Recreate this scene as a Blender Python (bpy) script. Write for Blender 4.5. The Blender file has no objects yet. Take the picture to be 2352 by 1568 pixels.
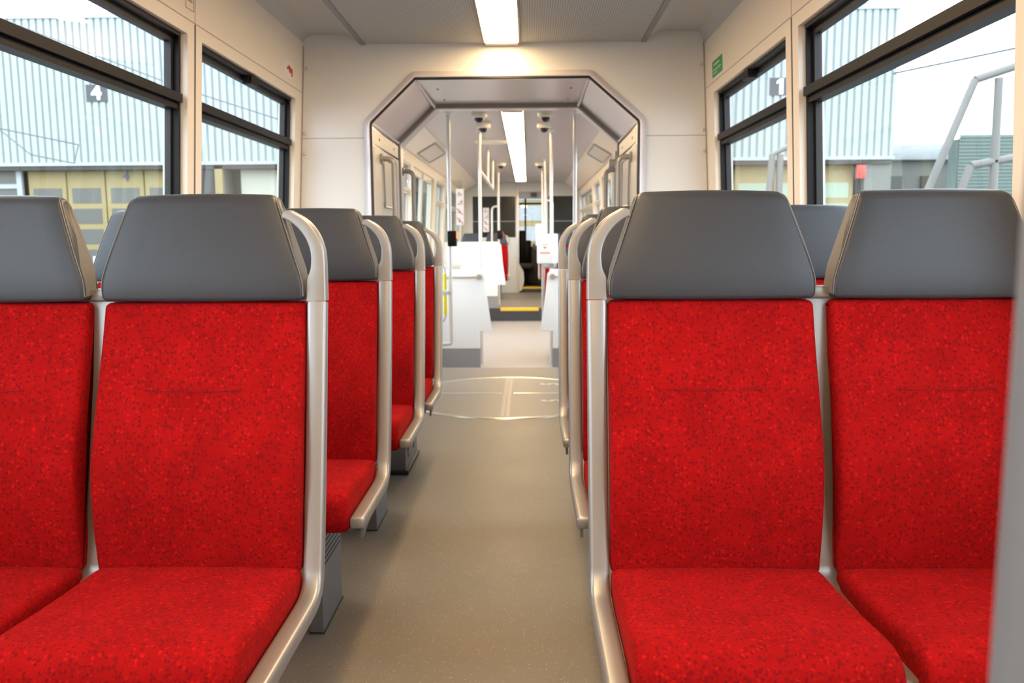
import bpy, bmesh, math
from mathutils import Vector, Matrix

sc = bpy.context.scene
COL = sc.collection

# ------------------------------------------------------------------ camera
PITCH, YAW, ROLL = math.radians(-7.18), math.radians(1.16), math.radians(0.35)
cd = bpy.data.cameras.new('camera')
cam = bpy.data.objects.new('camera', cd)
COL.objects.link(cam)
fw = Vector((-math.sin(YAW) * math.cos(PITCH), math.cos(YAW) * math.cos(PITCH), math.sin(PITCH)))
rt = fw.cross(Vector((0, 0, 1))).normalized()
up = rt.cross(fw)
r2 = rt * math.cos(ROLL) - up * math.sin(ROLL)
u2 = up * math.cos(ROLL) + rt * math.sin(ROLL)
m = Matrix((r2, u2, -fw)).transposed().to_4x4()
m.translation = Vector((0, 0, 1.145))
cam.matrix_world = m
cd.lens = 28.79
cd.sensor_width = 36
cd.sensor_fit = 'HORIZONTAL'
cd.clip_start = 0.05
cd.clip_end = 300
cd.dof.use_dof = True
cd.dof.focus_distance = 1.72
cd.dof.aperture_fstop = 6.3
sc.camera = cam

# ------------------------------------------------------------------ sky and exposure
w = bpy.data.worlds.new('overcast_sky')
sc.world = w
w.use_nodes = True
bg = w.node_tree.nodes['Background']
bg.inputs['Color'].default_value = (0.86, 0.95, 1.06, 1)
bg.inputs['Strength'].default_value = 5.4
LAMP = 27.0
sc.view_settings.view_transform = 'Standard'
sc.view_settings.look = 'None'
sc.view_settings.gamma = 1
sc.view_settings.exposure = 0.0
sc.cycles.use_denoising = True
sc.cycles.max_bounces = 10
sc.cycles.diffuse_bounces = 6
sc.cycles.transparent_max_bounces = 24
sc.cycles.sample_clamp_indirect = 8

# ------------------------------------------------------------------ materials
MATS = {}


def lin(c):
    return tuple(((v / 255) / 12.92 if v / 255 <= 0.04045 else ((v / 255 + 0.055) / 1.055) ** 2.4) for v in c)


def mat(name, rgb, rough=0.5, metal=0.0, spec=0.5, emit=None, es=0, coat=0, bump=None):
    m = bpy.data.materials.new(name)
    m.use_nodes = True
    b = m.node_tree.nodes['Principled BSDF']
    b.inputs['Base Color'].default_value = (*rgb, 1)
    b.inputs['Roughness'].default_value = rough
    b.inputs['Metallic'].default_value = metal
    b.inputs['Specular IOR Level'].default_value = spec
    b.inputs['Coat Weight'].default_value = coat
    if emit:
        b.inputs['Emission Color'].default_value = (*emit, 1)
        b.inputs['Emission Strength'].default_value = es
    if bump:
        nt = m.node_tree
        tc = nt.nodes.new('ShaderNodeTexCoord')
        n = nt.nodes.new('ShaderNodeTexNoise')
        n.inputs['Scale'].default_value = bump[0]
        n.inputs['Detail'].default_value = 4
        bp = nt.nodes.new('ShaderNodeBump')
        bp.inputs['Strength'].default_value = bump[1]
        bp.inputs['Distance'].default_value = bump[2]
        nt.links.new(tc.outputs['Object'], n.inputs['Vector'])
        nt.links.new(n.outputs['Fac'], bp.inputs['Height'])
        nt.links.new(bp.outputs['Normal'], b.inputs['Normal'])
    MATS[name] = m
    return m


def ramp(nt, src, pts):
    r = nt.nodes.new('ShaderNodeValToRGB')
    e = r.color_ramp.elements
    e[0].position, e[0].color = pts[0][0], (*pts[0][1], 1)
    e[1].position, e[1].color = pts[1][0], (*pts[1][1], 1)
    for p, c in pts[2:]:
        x = e.new(p)
        x.color = (*c, 1)
    nt.links.new(src, r.inputs['Fac'])
    return r.outputs['Color']


def math_node(nt, op, a, b=None):
    n = nt.nodes.new('ShaderNodeMath')
    n.operation = op
    for i, v in enumerate((a, b)):
        if v is None:
            continue
        if isinstance(v, (int, float)):
            n.inputs[i].default_value = v
        else:
            nt.links.new(v, n.inputs[i])
    return n.outputs[0]


def mix(nt, fac, a, b):
    n = nt.nodes.new('ShaderNodeMix')
    n.data_type = 'RGBA'
    nt.links.new(fac, n.inputs['Factor'])
    for s, v in ((6, a), (7, b)):
        if isinstance(v, tuple):
            n.inputs[s].default_value = (*v, 1)
        else:
            nt.links.new(v, n.inputs[s])
    return n.outputs[2]


def moquette():
    m = mat('red_moquette', (0.5, 0.01, 0.012), 0.95, spec=0.06)
    nt = m.node_tree
    b = nt.nodes['Principled BSDF']
    tc = nt.nodes.new('ShaderNodeTexCoord')
    oi = nt.nodes.new('ShaderNodeObjectInfo')
    add = nt.nodes.new('ShaderNodeVectorMath')
    nt.links.new(tc.outputs['Object'], add.inputs[0])
    nt.links.new(oi.outputs['Location'], add.inputs[1])
    nz = nt.nodes.new('ShaderNodeTexNoise')
    nz.inputs['Scale'].default_value = 160
    nt.links.new(add.outputs[0], nz.inputs['Vector'])
    sub = nt.nodes.new('ShaderNodeVectorMath')
    sub.operation = 'MULTIPLY_ADD'
    nt.links.new(nz.outputs['Color'], sub.inputs[0])
    sub.inputs[1].default_value = (0.008, 0.008, 0.008)
    nt.links.new(add.outputs[0], sub.inputs[2])

    def spots(scale, off, size, share):
        mp = nt.nodes.new('ShaderNodeMapping')
        mp.inputs['Location'].default_value = off
        nt.links.new(sub.outputs[0], mp.inputs['Vector'])
        v = nt.nodes.new('ShaderNodeTexVoronoi')
        v.inputs['Scale'].default_value = scale
        nt.links.new(mp.outputs[0], v.inputs['Vector'])
        sp = nt.nodes.new('ShaderNodeSeparateColor')
        nt.links.new(v.outputs['Color'], sp.inputs[0])
        near = math_node(nt, 'SUBTRACT', size, v.outputs['Distance'])
        near = math_node(nt, 'MULTIPLY', near, 4.5)
        near.node.use_clamp = True
        on = math_node(nt, 'GREATER_THAN', sp.outputs[0], 1 - share)
        return math_node(nt, 'MULTIPLY', near, on)
    dark = spots(125, (0, 0, 0), 0.52, 0.60)
    light = spots(112, (3.3, 1.7, 5.1), 0.48, 0.24)
    big = nt.nodes.new('ShaderNodeTexNoise')
    big.inputs['Scale'].default_value = 14
    nt.links.new(add.outputs[0], big.inputs['Vector'])
    base = ramp(nt, big.outputs['Fac'], [(0.3, (0.270, 0.0042, 0.0047)), (0.7, (0.345, 0.0055, 0.006))])
    c = mix(nt, math_node(nt, 'MULTIPLY', light, 0.6), base, (0.56, 0.010, 0.012))
    c = mix(nt, math_node(nt, 'MULTIPLY', dark, 0.70), c, (0.145, 0.005, 0.0085))
    small = spots(215, (7.7, 2.3, 4.9), 0.55, 0.45)
    c = mix(nt, math_node(nt, 'MULTIPLY', small, 0.28), c, (0.16, 0.004, 0.007))
    grain = nt.nodes.new('ShaderNodeTexNoise')
    grain.inputs['Scale'].default_value = 420
    grain.inputs['Detail'].default_value = 2
    nt.links.new(add.outputs[0], grain.inputs['Vector'])
    gm = ramp(nt, grain.outputs['Fac'], [(0.25, (0.86, 0.86, 0.86)), (0.75, (1.12, 1.12, 1.12))])
    mm = nt.nodes.new('ShaderNodeMix')
    mm.data_type = 'RGBA'
    mm.blend_type = 'MULTIPLY'
    mm.inputs['Factor'].default_value = 1
    nt.links.new(c, mm.inputs[6])
    nt.links.new(gm, mm.inputs[7])
    nt.links.new(mm.outputs[2], b.inputs['Base Color'])
    b.inputs['Sheen Weight'].default_value = 0.12
    b.inputs['Sheen Roughness'].default_value = 0.4
    b.inputs['Sheen Tint'].default_value = (1, 0.08, 0.07, 1)
    fine = nt.nodes.new('ShaderNodeTexNoise')
    fine.inputs['Scale'].default_value = 900
    nt.links.new(tc.outputs['Object'], fine.inputs['Vector'])
    bp = nt.nodes.new('ShaderNodeBump')
    bp.inputs['Strength'].default_value = 0.35
    bp.inputs['Distance'].default_value = 0.001
    nt.links.new(fine.outputs['Fac'], bp.inputs['Height'])
    nt.links.new(bp.outputs['Normal'], b.inputs['Normal'])
    return m


def speckled_floor():
    m = mat('speckled_vinyl', (0.2, 0.18, 0.16), 0.5, spec=0.45)
    nt = m.node_tree
    b = nt.nodes['Principled BSDF']
    tc = nt.nodes.new('ShaderNodeTexCoord')
    v = nt.nodes.new('ShaderNodeTexVoronoi')
    v.inputs['Scale'].default_value = 130
    nt.links.new(tc.outputs['Object'], v.inputs['Vector'])
    sp = nt.nodes.new('ShaderNodeSeparateColor')
    nt.links.new(v.outputs['Color'], sp.inputs[0])
    on = math_node(nt, 'GREATER_THAN', sp.outputs[0], 0.72)
    near = math_node(nt, 'LESS_THAN', v.outputs['Distance'], 0.22)
    f = math_node(nt, 'MULTIPLY', math_node(nt, 'MULTIPLY', on, near), 0.8)
    n = nt.nodes.new('ShaderNodeTexNoise')
    n.inputs['Scale'].default_value = 3.0
    n.inputs['Detail'].default_value = 6
    nt.links.new(tc.outputs['Object'], n.inputs['Vector'])
    base = ramp(nt, n.outputs['Fac'], [(0.3, (0.158, 0.138, 0.114)), (0.7, (0.198, 0.173, 0.142))])
    nt.links.new(mix(nt, f, base, (0.42, 0.39, 0.35)), b.inputs['Base Color'])
    r = ramp(nt, n.outputs['Fac'], [(0.3, (0.42,) * 3), (0.7, (0.52,) * 3)])
    nt.links.new(r, b.inputs['Roughness'])
    return m


def perforated():
    m = mat('perforated_metal', (0.5, 0.49, 0.47), 0.55, spec=0.4)
    nt = m.node_tree
    b = nt.nodes['Principled BSDF']
    tc = nt.nodes.new('ShaderNodeTexCoord')
    v = nt.nodes.new('ShaderNodeTexVoronoi')
    v.voronoi_dimensions = '2D'
    v.inputs['Scale'].default_value = 80
    v.inputs['Randomness'].default_value = 0.0
    nt.links.new(tc.outputs['Object'], v.inputs['Vector'])
    f = math_node(nt, 'LESS_THAN', v.outputs['Distance'], 0.30)
    nt.links.new(mix(nt, f, (0.50, 0.49, 0.47), (0.20, 0.195, 0.19)), b.inputs['Base Color'])
    return m


def glass(name, tint, refl=1.0):
    m = bpy.data.materials.new(name)
    m.use_nodes = True
    nt = m.node_tree
    nt.nodes.clear()
    o = nt.nodes.new('ShaderNodeOutputMaterial')
    t = nt.nodes.new('ShaderNodeBsdfTransparent')
    t.inputs[0].default_value = (*tint, 1)
    g = nt.nodes.new('ShaderNodeBsdfGlossy')
    g.inputs['Roughness'].default_value = 0.0
    lw = nt.nodes.new('ShaderNodeLayerWeight')
    lw.inputs['Blend'].default_value = 0.5
    f = math_node(nt, 'POWER', lw.outputs['Facing'], 5.0)
    f = math_node(nt, 'MULTIPLY_ADD', f, 0.90 * refl)
    f.node.inputs[2].default_value = 0.07 * refl
    mx = nt.nodes.new('ShaderNodeMixShader')
    nt.links.new(f, mx.inputs[0])
    nt.links.new(t.outputs[0], mx.inputs[1])
    nt.links.new(g.outputs[0], mx.inputs[2])
    nt.links.new(mx.outputs[0], o.inputs[0])
    MATS[name] = m
    return m


moquette()
speckled_floor()
perforated()
glass('lower_glass', (0.90, 0.95, 0.93))
glass('upper_glass', (0.93, 0.97, 1.0))
glass('clear_glass', (0.93, 0.96, 0.95))
mat('dark_red_thread', (0.10, 0.004, 0.006), 0.9)
mat('grey_leather', (0.033, 0.038, 0.050), 0.42, spec=0.5, bump=(420, 0.25, 0.0012))
mat('band_tan', (0.155, 0.142, 0.132), 0.45, bump=(420, 0.25, 0.0012))  # headrest flanks, paler and warmer in colour than the fronts
mat('piping_grey', (0.17, 0.16, 0.15), 0.5)
mat('silver_paint', (0.35, 0.345, 0.345), 0.36, metal=0.6)
mat('silver_shell', (0.45, 0.45, 0.44), 0.45, metal=0.2)
mat('leg_grey', (0.15, 0.155, 0.165), 0.5)
mat('leg_groove', (0.03, 0.03, 0.03), 0.8)
mat('black_rubber', (0.012, 0.012, 0.013), 0.5)
mat('black_frame', (0.006, 0.006, 0.0075), 0.45, spec=0.25)
mat('cream_panel', (0.82, 0.745, 0.64), 0.45, spec=0.4)
mat('bulkhead_laminate', (0.73, 0.71, 0.69), 0.32, spec=0.5)
mat('cove_grey', (0.52, 0.52, 0.52), 0.5)
mat('seam_dark', (0.10, 0.095, 0.085), 0.8)
mat('seam_soft', (0.36, 0.33, 0.29), 0.8)
mat('portal_silver', (0.72, 0.675, 0.70), 0.28, metal=0.2)
mat('ring_taupe', (0.25, 0.22, 0.195), 0.55)
mat('tunnel_side', (0.66, 0.62, 0.56), 0.4)
mat('steel', (0.62, 0.60, 0.57), 0.3, metal=0.85)
mat('pole_grey', (0.155, 0.165, 0.185), 0.5)
mat('pole_white', (0.72, 0.70, 0.68), 0.3, metal=0.3)
mat('handle_taupe', (0.36, 0.34, 0.31), 0.35, metal=0.4)
mat('warm_tinted_metal', (0.62, 0.58, 0.50), 0.25, metal=0.9)  # bright metal, golden glimmer of the lamps tinted into its colour
mat('strip_grey', (0.24, 0.24, 0.25), 0.4, metal=0.3)
mat('turntable_vinyl', (0.235, 0.215, 0.185), 0.45)
mat('mark_white', (0.72, 0.70, 0.66), 0.6)
mat('lamp_diffuser', (0.9, 0.88, 0.8), 0.5, emit=(1.0, 0.69, 0.36), es=LAMP)
mat('lamp_trim', (0.16, 0.14, 0.12), 0.5)
mat('lamp_cap', (0.55, 0.52, 0.47), 0.4)
mat('ceiling_mauve', (0.50, 0.46, 0.46), 0.35, spec=0.5)
mat('white_panel', (0.84, 0.86, 0.88), 0.4)
mat('skirt_grey', (0.26, 0.26, 0.27), 0.5)
mat('low_floor', (0.30, 0.285, 0.285), 0.5)
mat('riser_dark', (0.045, 0.043, 0.055), 0.6)
mat('yellow_strip', (0.78, 0.52, 0.03), 0.5)
mat('yellow_grip', (0.85, 0.70, 0.02), 0.4)
mat('black_plastic', (0.004, 0.004, 0.004), 0.45, spec=0.2)
mat('dark_lens', (0.02, 0.022, 0.026), 0.08)
mat('orange_lamp', (0.9, 0.25, 0.03), 0.4, emit=(1, 0.22, 0.03), es=1.5)
mat('sign_green', (0.03, 0.36, 0.11), 0.5)
mat('sign_white', (0.82, 0.80, 0.80), 0.5)
mat('picto_grey', (0.40, 0.39, 0.38), 0.6)
mat('picto_red', (0.62, 0.24, 0.20), 0.6)
mat('sign_red', (0.62, 0.05, 0.03), 0.5)
mat('sign_red_bright', (0.75, 0.10, 0.06), 0.5)
mat('sign_ink', (0.26, 0.26, 0.26), 0.6)
mat('cab_wall', (0.62, 0.62, 0.59), 0.5)
mat('cab_dark', (0.05, 0.05, 0.055), 0.5)
mat('cab_glass', (0.022, 0.025, 0.024), 0.12)
mat('cab_header', (0.34, 0.36, 0.40), 0.5)
mat('cladding_green', (0.330, 0.375, 0.362), 0.5)
mat('cladding_trim', (0.36, 0.41, 0.41), 0.5)
mat('soffit_dark', (0.045, 0.045, 0.04), 0.8)
mat('door_yellow', (0.27, 0.205, 0.085), 0.6)
mat('door_cream', (0.38, 0.375, 0.31), 0.6)
mat('depot_window', (0.095, 0.093, 0.08), 0.4)
mat('depot_window_green', (0.27, 0.34, 0.25), 0.4)
mat('depot_pillar', (0.15, 0.147, 0.13), 0.7)
mat('depot_white', (0.36, 0.375, 0.385), 0.6)
mat('plate_grey', (0.06, 0.066, 0.07), 0.6)
mat('digit_white', (0.75, 0.75, 0.77), 0.5)
mat('digit_violet', (0.08, 0.07, 0.095), 0.6)
mat('green_sheet', (0.115, 0.16, 0.142), 0.5)
mat('gantry_paint', (0.155, 0.148, 0.138), 0.5)
mat('wire_dark', (0.10, 0.11, 0.12), 0.6)
mat('asphalt', (0.16, 0.16, 0.16), 0.9, bump=(30, 0.3, 0.01))


# ------------------------------------------------------------------ mesh helpers
class MB:
    """collects shapes into one mesh"""

    def __init__(self):
        self.bm = bmesh.new()

    def _merge(self, b):
        me = bpy.data.meshes.new('tmp')
        b.to_mesh(me)
        self.bm.from_mesh(me)
        bpy.data.meshes.remove(me)
        b.free()
        return self

    def box(self, x0, x1, y0, y1, z0, z1, bev=0.0, rot=None, seg=2):
        b = bmesh.new()
        bmesh.ops.create_cube(b, size=1)
        for v in b.verts:
            v.co = Vector(((v.co.x + .5) * (x1 - x0) + x0, (v.co.y + .5) * (y1 - y0) + y0, (v.co.z + .5) * (z1 - z0) + z0))
        if bev:
            bmesh.ops.bevel(b, geom=b.edges[:], offset=bev, segments=seg, affect='EDGES', profile=0.5)
        if rot is not None:
            c = Vector(((x0 + x1) / 2, (y0 + y1) / 2, (z0 + z1) / 2))
            bmesh.ops.rotate(b, cent=c, matrix=rot, verts=b.verts)
        return self._merge(b)

    def tube(self, path, r, n=12, caps=True):
        """round tube along a list of points"""
        P = [Vector(p) for p in path]
        b = bmesh.new()
        rings = []
        up0 = None
        for i, p in enumerate(P):
            t = (P[min(i + 1, len(P) - 1)] - P[max(i - 1, 0)]).normalized()
            if up0 is None:
                a = Vector((0, 0, 1)) if abs(t.z) < .9 else Vector((1, 0, 0))
                up0 = (a - t * a.dot(t)).normalized()
            else:
                up0 = (up0 - t * up0.dot(t)).normalized()
            s = t.cross(up0)
            rr = r[i] if isinstance(r, (list, tuple)) else r
            rings.append([b.verts.new(p + (up0 * math.cos(2 * math.pi * k / n) + s * math.sin(2 * math.pi * k / n)) * rr) for k in range(n)])
        for a, c in zip(rings, rings[1:]):
            for k in range(n):
                b.faces.new((a[k], a[(k + 1) % n], c[(k + 1) % n], c[k]))
        if caps:
            b.faces.new(rings[0][::-1])
            b.faces.new(rings[-1])
        return self._merge(b)

    def lathe(self, prof, origin, n=24):
        """profile [(r, z)] turned about a vertical axis through origin"""
        b = bmesh.new()
        rings = []
        o = Vector(origin)
        for r, z in prof:
            if r < 1e-6:
                rings.append([b.verts.new(o + Vector((0, 0, z)))])
            else:
                rings.append([b.verts.new(o + Vector((r * math.cos(2 * math.pi * k / n), r * math.sin(2 * math.pi * k / n), z))) for k in range(n)])
        for a, c in zip(rings, rings[1:]):
            for k in range(n):
                q = [a[k % len(a)], a[(k + 1) % len(a)], c[(k + 1) % len(c)], c[k % len(c)]]
                q = [v for i, v in enumerate(q) if v not in q[:i]]
                if len(q) > 2:
                    b.faces.new(q)
        return self._merge(b)

    def prism(self, poly, d0, d1, axis='y', bev=0.0, shear=None):
        """closed polygon pushed along an axis; poly is (x,z) for y, (y,z) for x, (x,y) for z"""
        def put(p, d):
            if axis == 'y':
                return Vector((p[0], d, p[1]))
            if axis == 'x':
                return Vector((d, p[0], p[1]))
            return Vector((p[0], p[1], d))
        b = bmesh.new()
        A = [b.verts.new(put(p, d0)) for p in poly]
        B = [b.verts.new(put(p, d1)) for p in poly]
        n = len(poly)
        b.faces.new(A)
        b.faces.new(B[::-1])
        for i in range(n):
            b.faces.new((A[i], B[i], B[(i + 1) % n], A[(i + 1) % n]))
        bmesh.ops.recalc_face_normals(b, faces=b.faces)
        if bev:
            rim = [e for e in b.edges if any(len(f.verts) > 4 for f in e.link_faces)]
            bmesh.ops.bevel(b, geom=rim, offset=bev, segments=3, affect='EDGES', profile=0.5)
        if shear:
            for v in b.verts:
                v.co = shear(v.co)
        return self._merge(b)

    def loft(self, rings, closed=True, caps=True):
        b = bmesh.new()
        R = [[b.verts.new(Vector(p)) for p in ring] for ring in rings]
        n = len(R[0])
        for a, c in zip(R, R[1:]):
            for k in range(n if closed else n - 1):
                b.faces.new((a[k], a[(k + 1) % n], c[(k + 1) % n], c[k]))
        if caps and closed:
            b.faces.new(R[0][::-1])
            b.faces.new(R[-1])
        bmesh.ops.recalc_face_normals(b, faces=b.faces)
        return self._merge(b)

    def quad(self, *pts):
        self.bm.faces.new([self.bm.verts.new(Vector(p)) for p in pts])
        return self

    def build(self, name, material, parent=None, sharp=0.6, recalc=True, smooth=True):
        bm = self.bm
        if recalc:
            bmesh.ops.recalc_face_normals(bm, faces=bm.faces)
        for f in bm.faces:
            f.smooth = smooth
        for e in bm.edges:
            if len(e.link_faces) == 2 and e.calc_face_angle(0) > sharp:
                e.smooth = False
        me = bpy.data.meshes.new(name)
        bm.to_mesh(me)
        bm.free()
        me.materials.append(MATS[material])
        o = bpy.data.objects.new(name, me)
        COL.objects.link(o)
        if parent is not None:
            o.parent = parent
        return o


def tag(o, label=None, cat=None, group=None, kind=None):
    for k, v in (('label', label), ('category', cat), ('group', group), ('kind', kind)):
        if v:
            o[k] = v
    return o


def thing(name, label, cat, loc=(0, 0, 0), group=None, rz=0):
    o = bpy.data.objects.new(name, None)
    o.empty_display_size = 0.1
    COL.objects.link(o)
    o.location = loc
    o.rotation_euler = (0, 0, rz)
    return tag(o, label, cat, group)


def struct(o):
    return tag(o, kind='structure')


def copy_tree(o, parent=None):
    kids = KIDS.get(o.name)
    if kids is None:
        kids = [c for c in bpy.data.objects if c.parent == o]
        KIDS[o.name] = kids
    c = o.copy()
    COL.objects.link(c)
    c.parent = parent
    for k in kids:
        copy_tree(k, c)
    return c


KIDS = {}


def text_mesh(s, size, material, name, parent, loc, rot, depth=0.002, sx=1.0):
    cu = bpy.data.curves.new(name, 'FONT')
    cu.body = s
    cu.size = size
    cu.extrude = depth
    cu.offset = size * 0.035
    cu.align_x = 'CENTER'
    cu.align_y = 'CENTER'
    t = bpy.data.objects.new('tmp_text', cu)
    COL.objects.link(t)
    dg = bpy.context.evaluated_depsgraph_get()
    me = bpy.data.meshes.new_from_object(t.evaluated_get(dg))
    bpy.data.objects.remove(t)
    bpy.data.curves.remove(cu)
    me.name = name
    me.materials.clear()
    me.materials.append(MATS[material])
    o = bpy.data.objects.new(name, me)
    COL.objects.link(o)
    o.parent = parent
    o.location = loc
    o.rotation_euler = rot
    o.scale = (sx, 1, 1)
    return o


def arc(cx, cy, r, a0, a1, n):
    return [(cx + r * math.cos(math.radians(a0 + (a1 - a0) * i / n)), cy + r * math.sin(math.radians(a0 + (a1 - a0) * i / n))) for i in range(n + 1)]


def catmull(pts, n=6, closed=False):
    P = [Vector(p) for p in pts]
    out = []
    N = len(P)
    for i in range(N if closed else N - 1):
        p0 = P[(i - 1) % N] if closed or i > 0 else P[0] * 2 - P[1]
        p1, p2 = P[i], P[(i + 1) % N]
        p3 = P[(i + 2) % N] if closed or i + 2 < N else P[-1] * 2 - P[-2]
        for k in range(n):
            t = k / n
            out.append(0.5 * ((2 * p1) + (p2 - p0) * t + (2 * p0 - 5 * p1 + 4 * p2 - p3) * t * t + (3 * p1 - p0 - 3 * p2 + p3) * t ** 3))
    if not closed:
        out.append(P[-1])
    return [tuple(v) for v in out]


def resample(pts, n):
    """n points at equal spacing along a polyline"""
    L = [0.0]
    for a, c in zip(pts, pts[1:]):
        L.append(L[-1] + math.dist(a, c))
    out, j = [], 0
    for i in range(n):
        t = L[-1] * i / (n - 1)
        while j < len(L) - 2 and L[j + 1] < t:
            j += 1
        f = (t - L[j]) / max(1e-9, L[j + 1] - L[j])
        out.append(tuple(a + (c - a) * f for a, c in zip(pts[j], pts[j + 1])))
    return out


def round_poly(pts, r, n=4):
    """round every corner of a closed polygon; r is one number or one per corner"""
    out = []
    N = len(pts)
    for i in range(N):
        p = Vector(pts[i])
        a = Vector(pts[i - 1]) - p
        c = Vector(pts[(i + 1) % N]) - p
        rr = r[i] if isinstance(r, (list, tuple)) else r
        if rr <= 0:
            out.append(tuple(p))
            continue
        d = min(rr, a.length * .49, c.length * .49)
        a0, c0 = p + a.normalized() * d, p + c.normalized() * d
        for k in range(n + 1):
            t = k / n
            out.append(tuple(a0 * (1 - t) ** 2 + p * 2 * t * (1 - t) + c0 * t * t))
    return out


def inset_poly(poly, d):
    """move a closed polygon inwards by d along its vertex normals"""
    N = len(poly)
    area = sum(poly[i][0] * poly[(i + 1) % N][1] - poly[(i + 1) % N][0] * poly[i][1] for i in range(N))
    s = 1 if area > 0 else -1
    out = []
    for i in range(N):
        p = Vector(poly[i])
        t = (Vector(poly[(i + 1) % N]) - Vector(poly[i - 1]))
        if t.length < 1e-9:
            out.append(tuple(p))
            continue
        t.normalize()
        out.append((p.x - s * t.y * d, p.y + s * t.x * d))
    return out


def pad(mb, prof, x0, x1, r=0.012, crown=0.0, wfun=None, nseg=4, nmid=8):
    """upholstered pad: (y,z) side profile carried from x0 to x1, rounded at both sides; wfun(z) scales the width; crown puffs the front"""
    xc, hw = (x0 + x1) / 2, abs(x1 - x0) / 2
    st = []
    for k in range(nseg + 1):
        t = math.pi / 2 * k / nseg
        st.append((-hw + r * (1 - math.sin(t)) if k else -hw + r, 0))
    levels = []
    for k in range(nseg, -1, -1):
        t = math.pi / 2 * k / nseg
        levels.append((hw - r + r * math.sin(t), r * (1 - math.cos(t))))
    left = [(-x, i) for x, i in levels]
    right = levels[::-1]
    mid = [((hw - r) * (2 * k / nmid - 1), 0) for k in range(1, nmid)]
    cy = sum(p[0] for p in prof) / len(prof)
    cz = sum(p[1] for p in prof) / len(prof)
    rings = []
    for x, ins in left + mid + right:
        pr = inset_poly(prof, ins) if ins > 0 else prof
        bulge = crown * (1 - (x / hw) ** 2)
        if bulge:
            pr = inset_poly(pr, -bulge)
        ring = []
        for y, z in pr:
            f = wfun(z) if wfun else 1
            ring.append((xc + x * f, y, z))
        rings.append(ring)
    mb.loft(rings)
    return mb


def sweep_rect(mb, path, x0, x1, th, bev=0.008, crown=0.0):
    """rounded bar: front edge follows a (y,z) path, body lies behind it by th"""
    P = [Vector((p[0], p[1])) for p in path]
    sec = round_poly([(x0, 0), (x1, 0), (x1, th), (x0, th)], bev, 3)
    rings = []
    for i, p in enumerate(P):
        t = (P[min(i + 1, len(P) - 1)] - P[max(i - 1, 0)]).normalized()
        n = Vector((-t.y, t.x))      # path runs down and forward: this points back/down
        ring = []
        for x, d in sec:
            ring.append((x, p.x + n.x * d, p.y + n.y * d))
        rings.append(ring)
    # soften the lower end
    t = (P[-1] - P[-2]).normalized()
    n = Vector((-t.y, t.x))
    for fwd, ins in ((.003, .0012), (.005, .0035)):
        ring = []
        for x, d in sec:
            xx = (x0 + x1) / 2 + (x - (x0 + x1) / 2) * (1 - 2 * ins / (x1 - x0))
            dd = th / 2 + (d - th / 2) * (1 - 2 * ins / th)
            q = P[-1] + t * fwd + n * dd
            ring.append((xx, q.x, q.y))
        rings.append(ring)
    mb.loft(rings)
    return mb


# ------------------------------------------------------------------ shell of the tram
def XL(z):
    return -1.358 - 0.058 * (1.746 - z)


def XR(z):
    return 1.063 + 0.050 * (1.746 - z)


def wall(name, side, y0, y1, z0, z1, openings, material, th=0.10):
    X = XL if side < 0 else XR
    ys = sorted({y0, y1, *[o[0] for o in openings], *[o[1] for o in openings]})
    zs = sorted({z0, z1, *[o[2] for o in openings], *[o[3] for o in openings]})
    bm = bmesh.new()
    V = {}

    def v(iy, iz, back):
        k = (iy, iz, back)
        if k not in V:
            z = zs[iz]
            V[k] = bm.verts.new((X(z) + side * (th if back else 0), ys[iy], z))
        return V[k]

    def solid(iy, iz):
        if not (0 <= iy < len(ys) - 1 and 0 <= iz < len(zs) - 1):
            return False
        yc, zc = (ys[iy] + ys[iy + 1]) / 2, (zs[iz] + zs[iz + 1]) / 2
        return not any(o[0] < yc < o[1] and o[2] < zc < o[3] for o in openings)
    for iy in range(len(ys) - 1):
        for iz in range(len(zs) - 1):
            if not solid(iy, iz):
                continue
            for b in (0, 1):
                bm.faces.new((v(iy, iz, b), v(iy + 1, iz, b), v(iy + 1, iz + 1, b), v(iy, iz + 1, b)))
            for dy, dz, a, c in ((-1, 0, (iy, iz), (iy, iz + 1)), (1, 0, (iy + 1, iz), (iy + 1, iz + 1)), (0, -1, (iy, iz), (iy + 1, iz)), (0, 1, (iy, iz + 1), (iy + 1, iz + 1))):
                if not solid(iy + dy, iz + dz):
                    bm.faces.new((v(*a, 0), v(*c, 0), v(*c, 1), v(*a, 1)))
    mb = MB()
    mb._merge(bm)
    return struct(mb.build(name, material))


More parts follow.
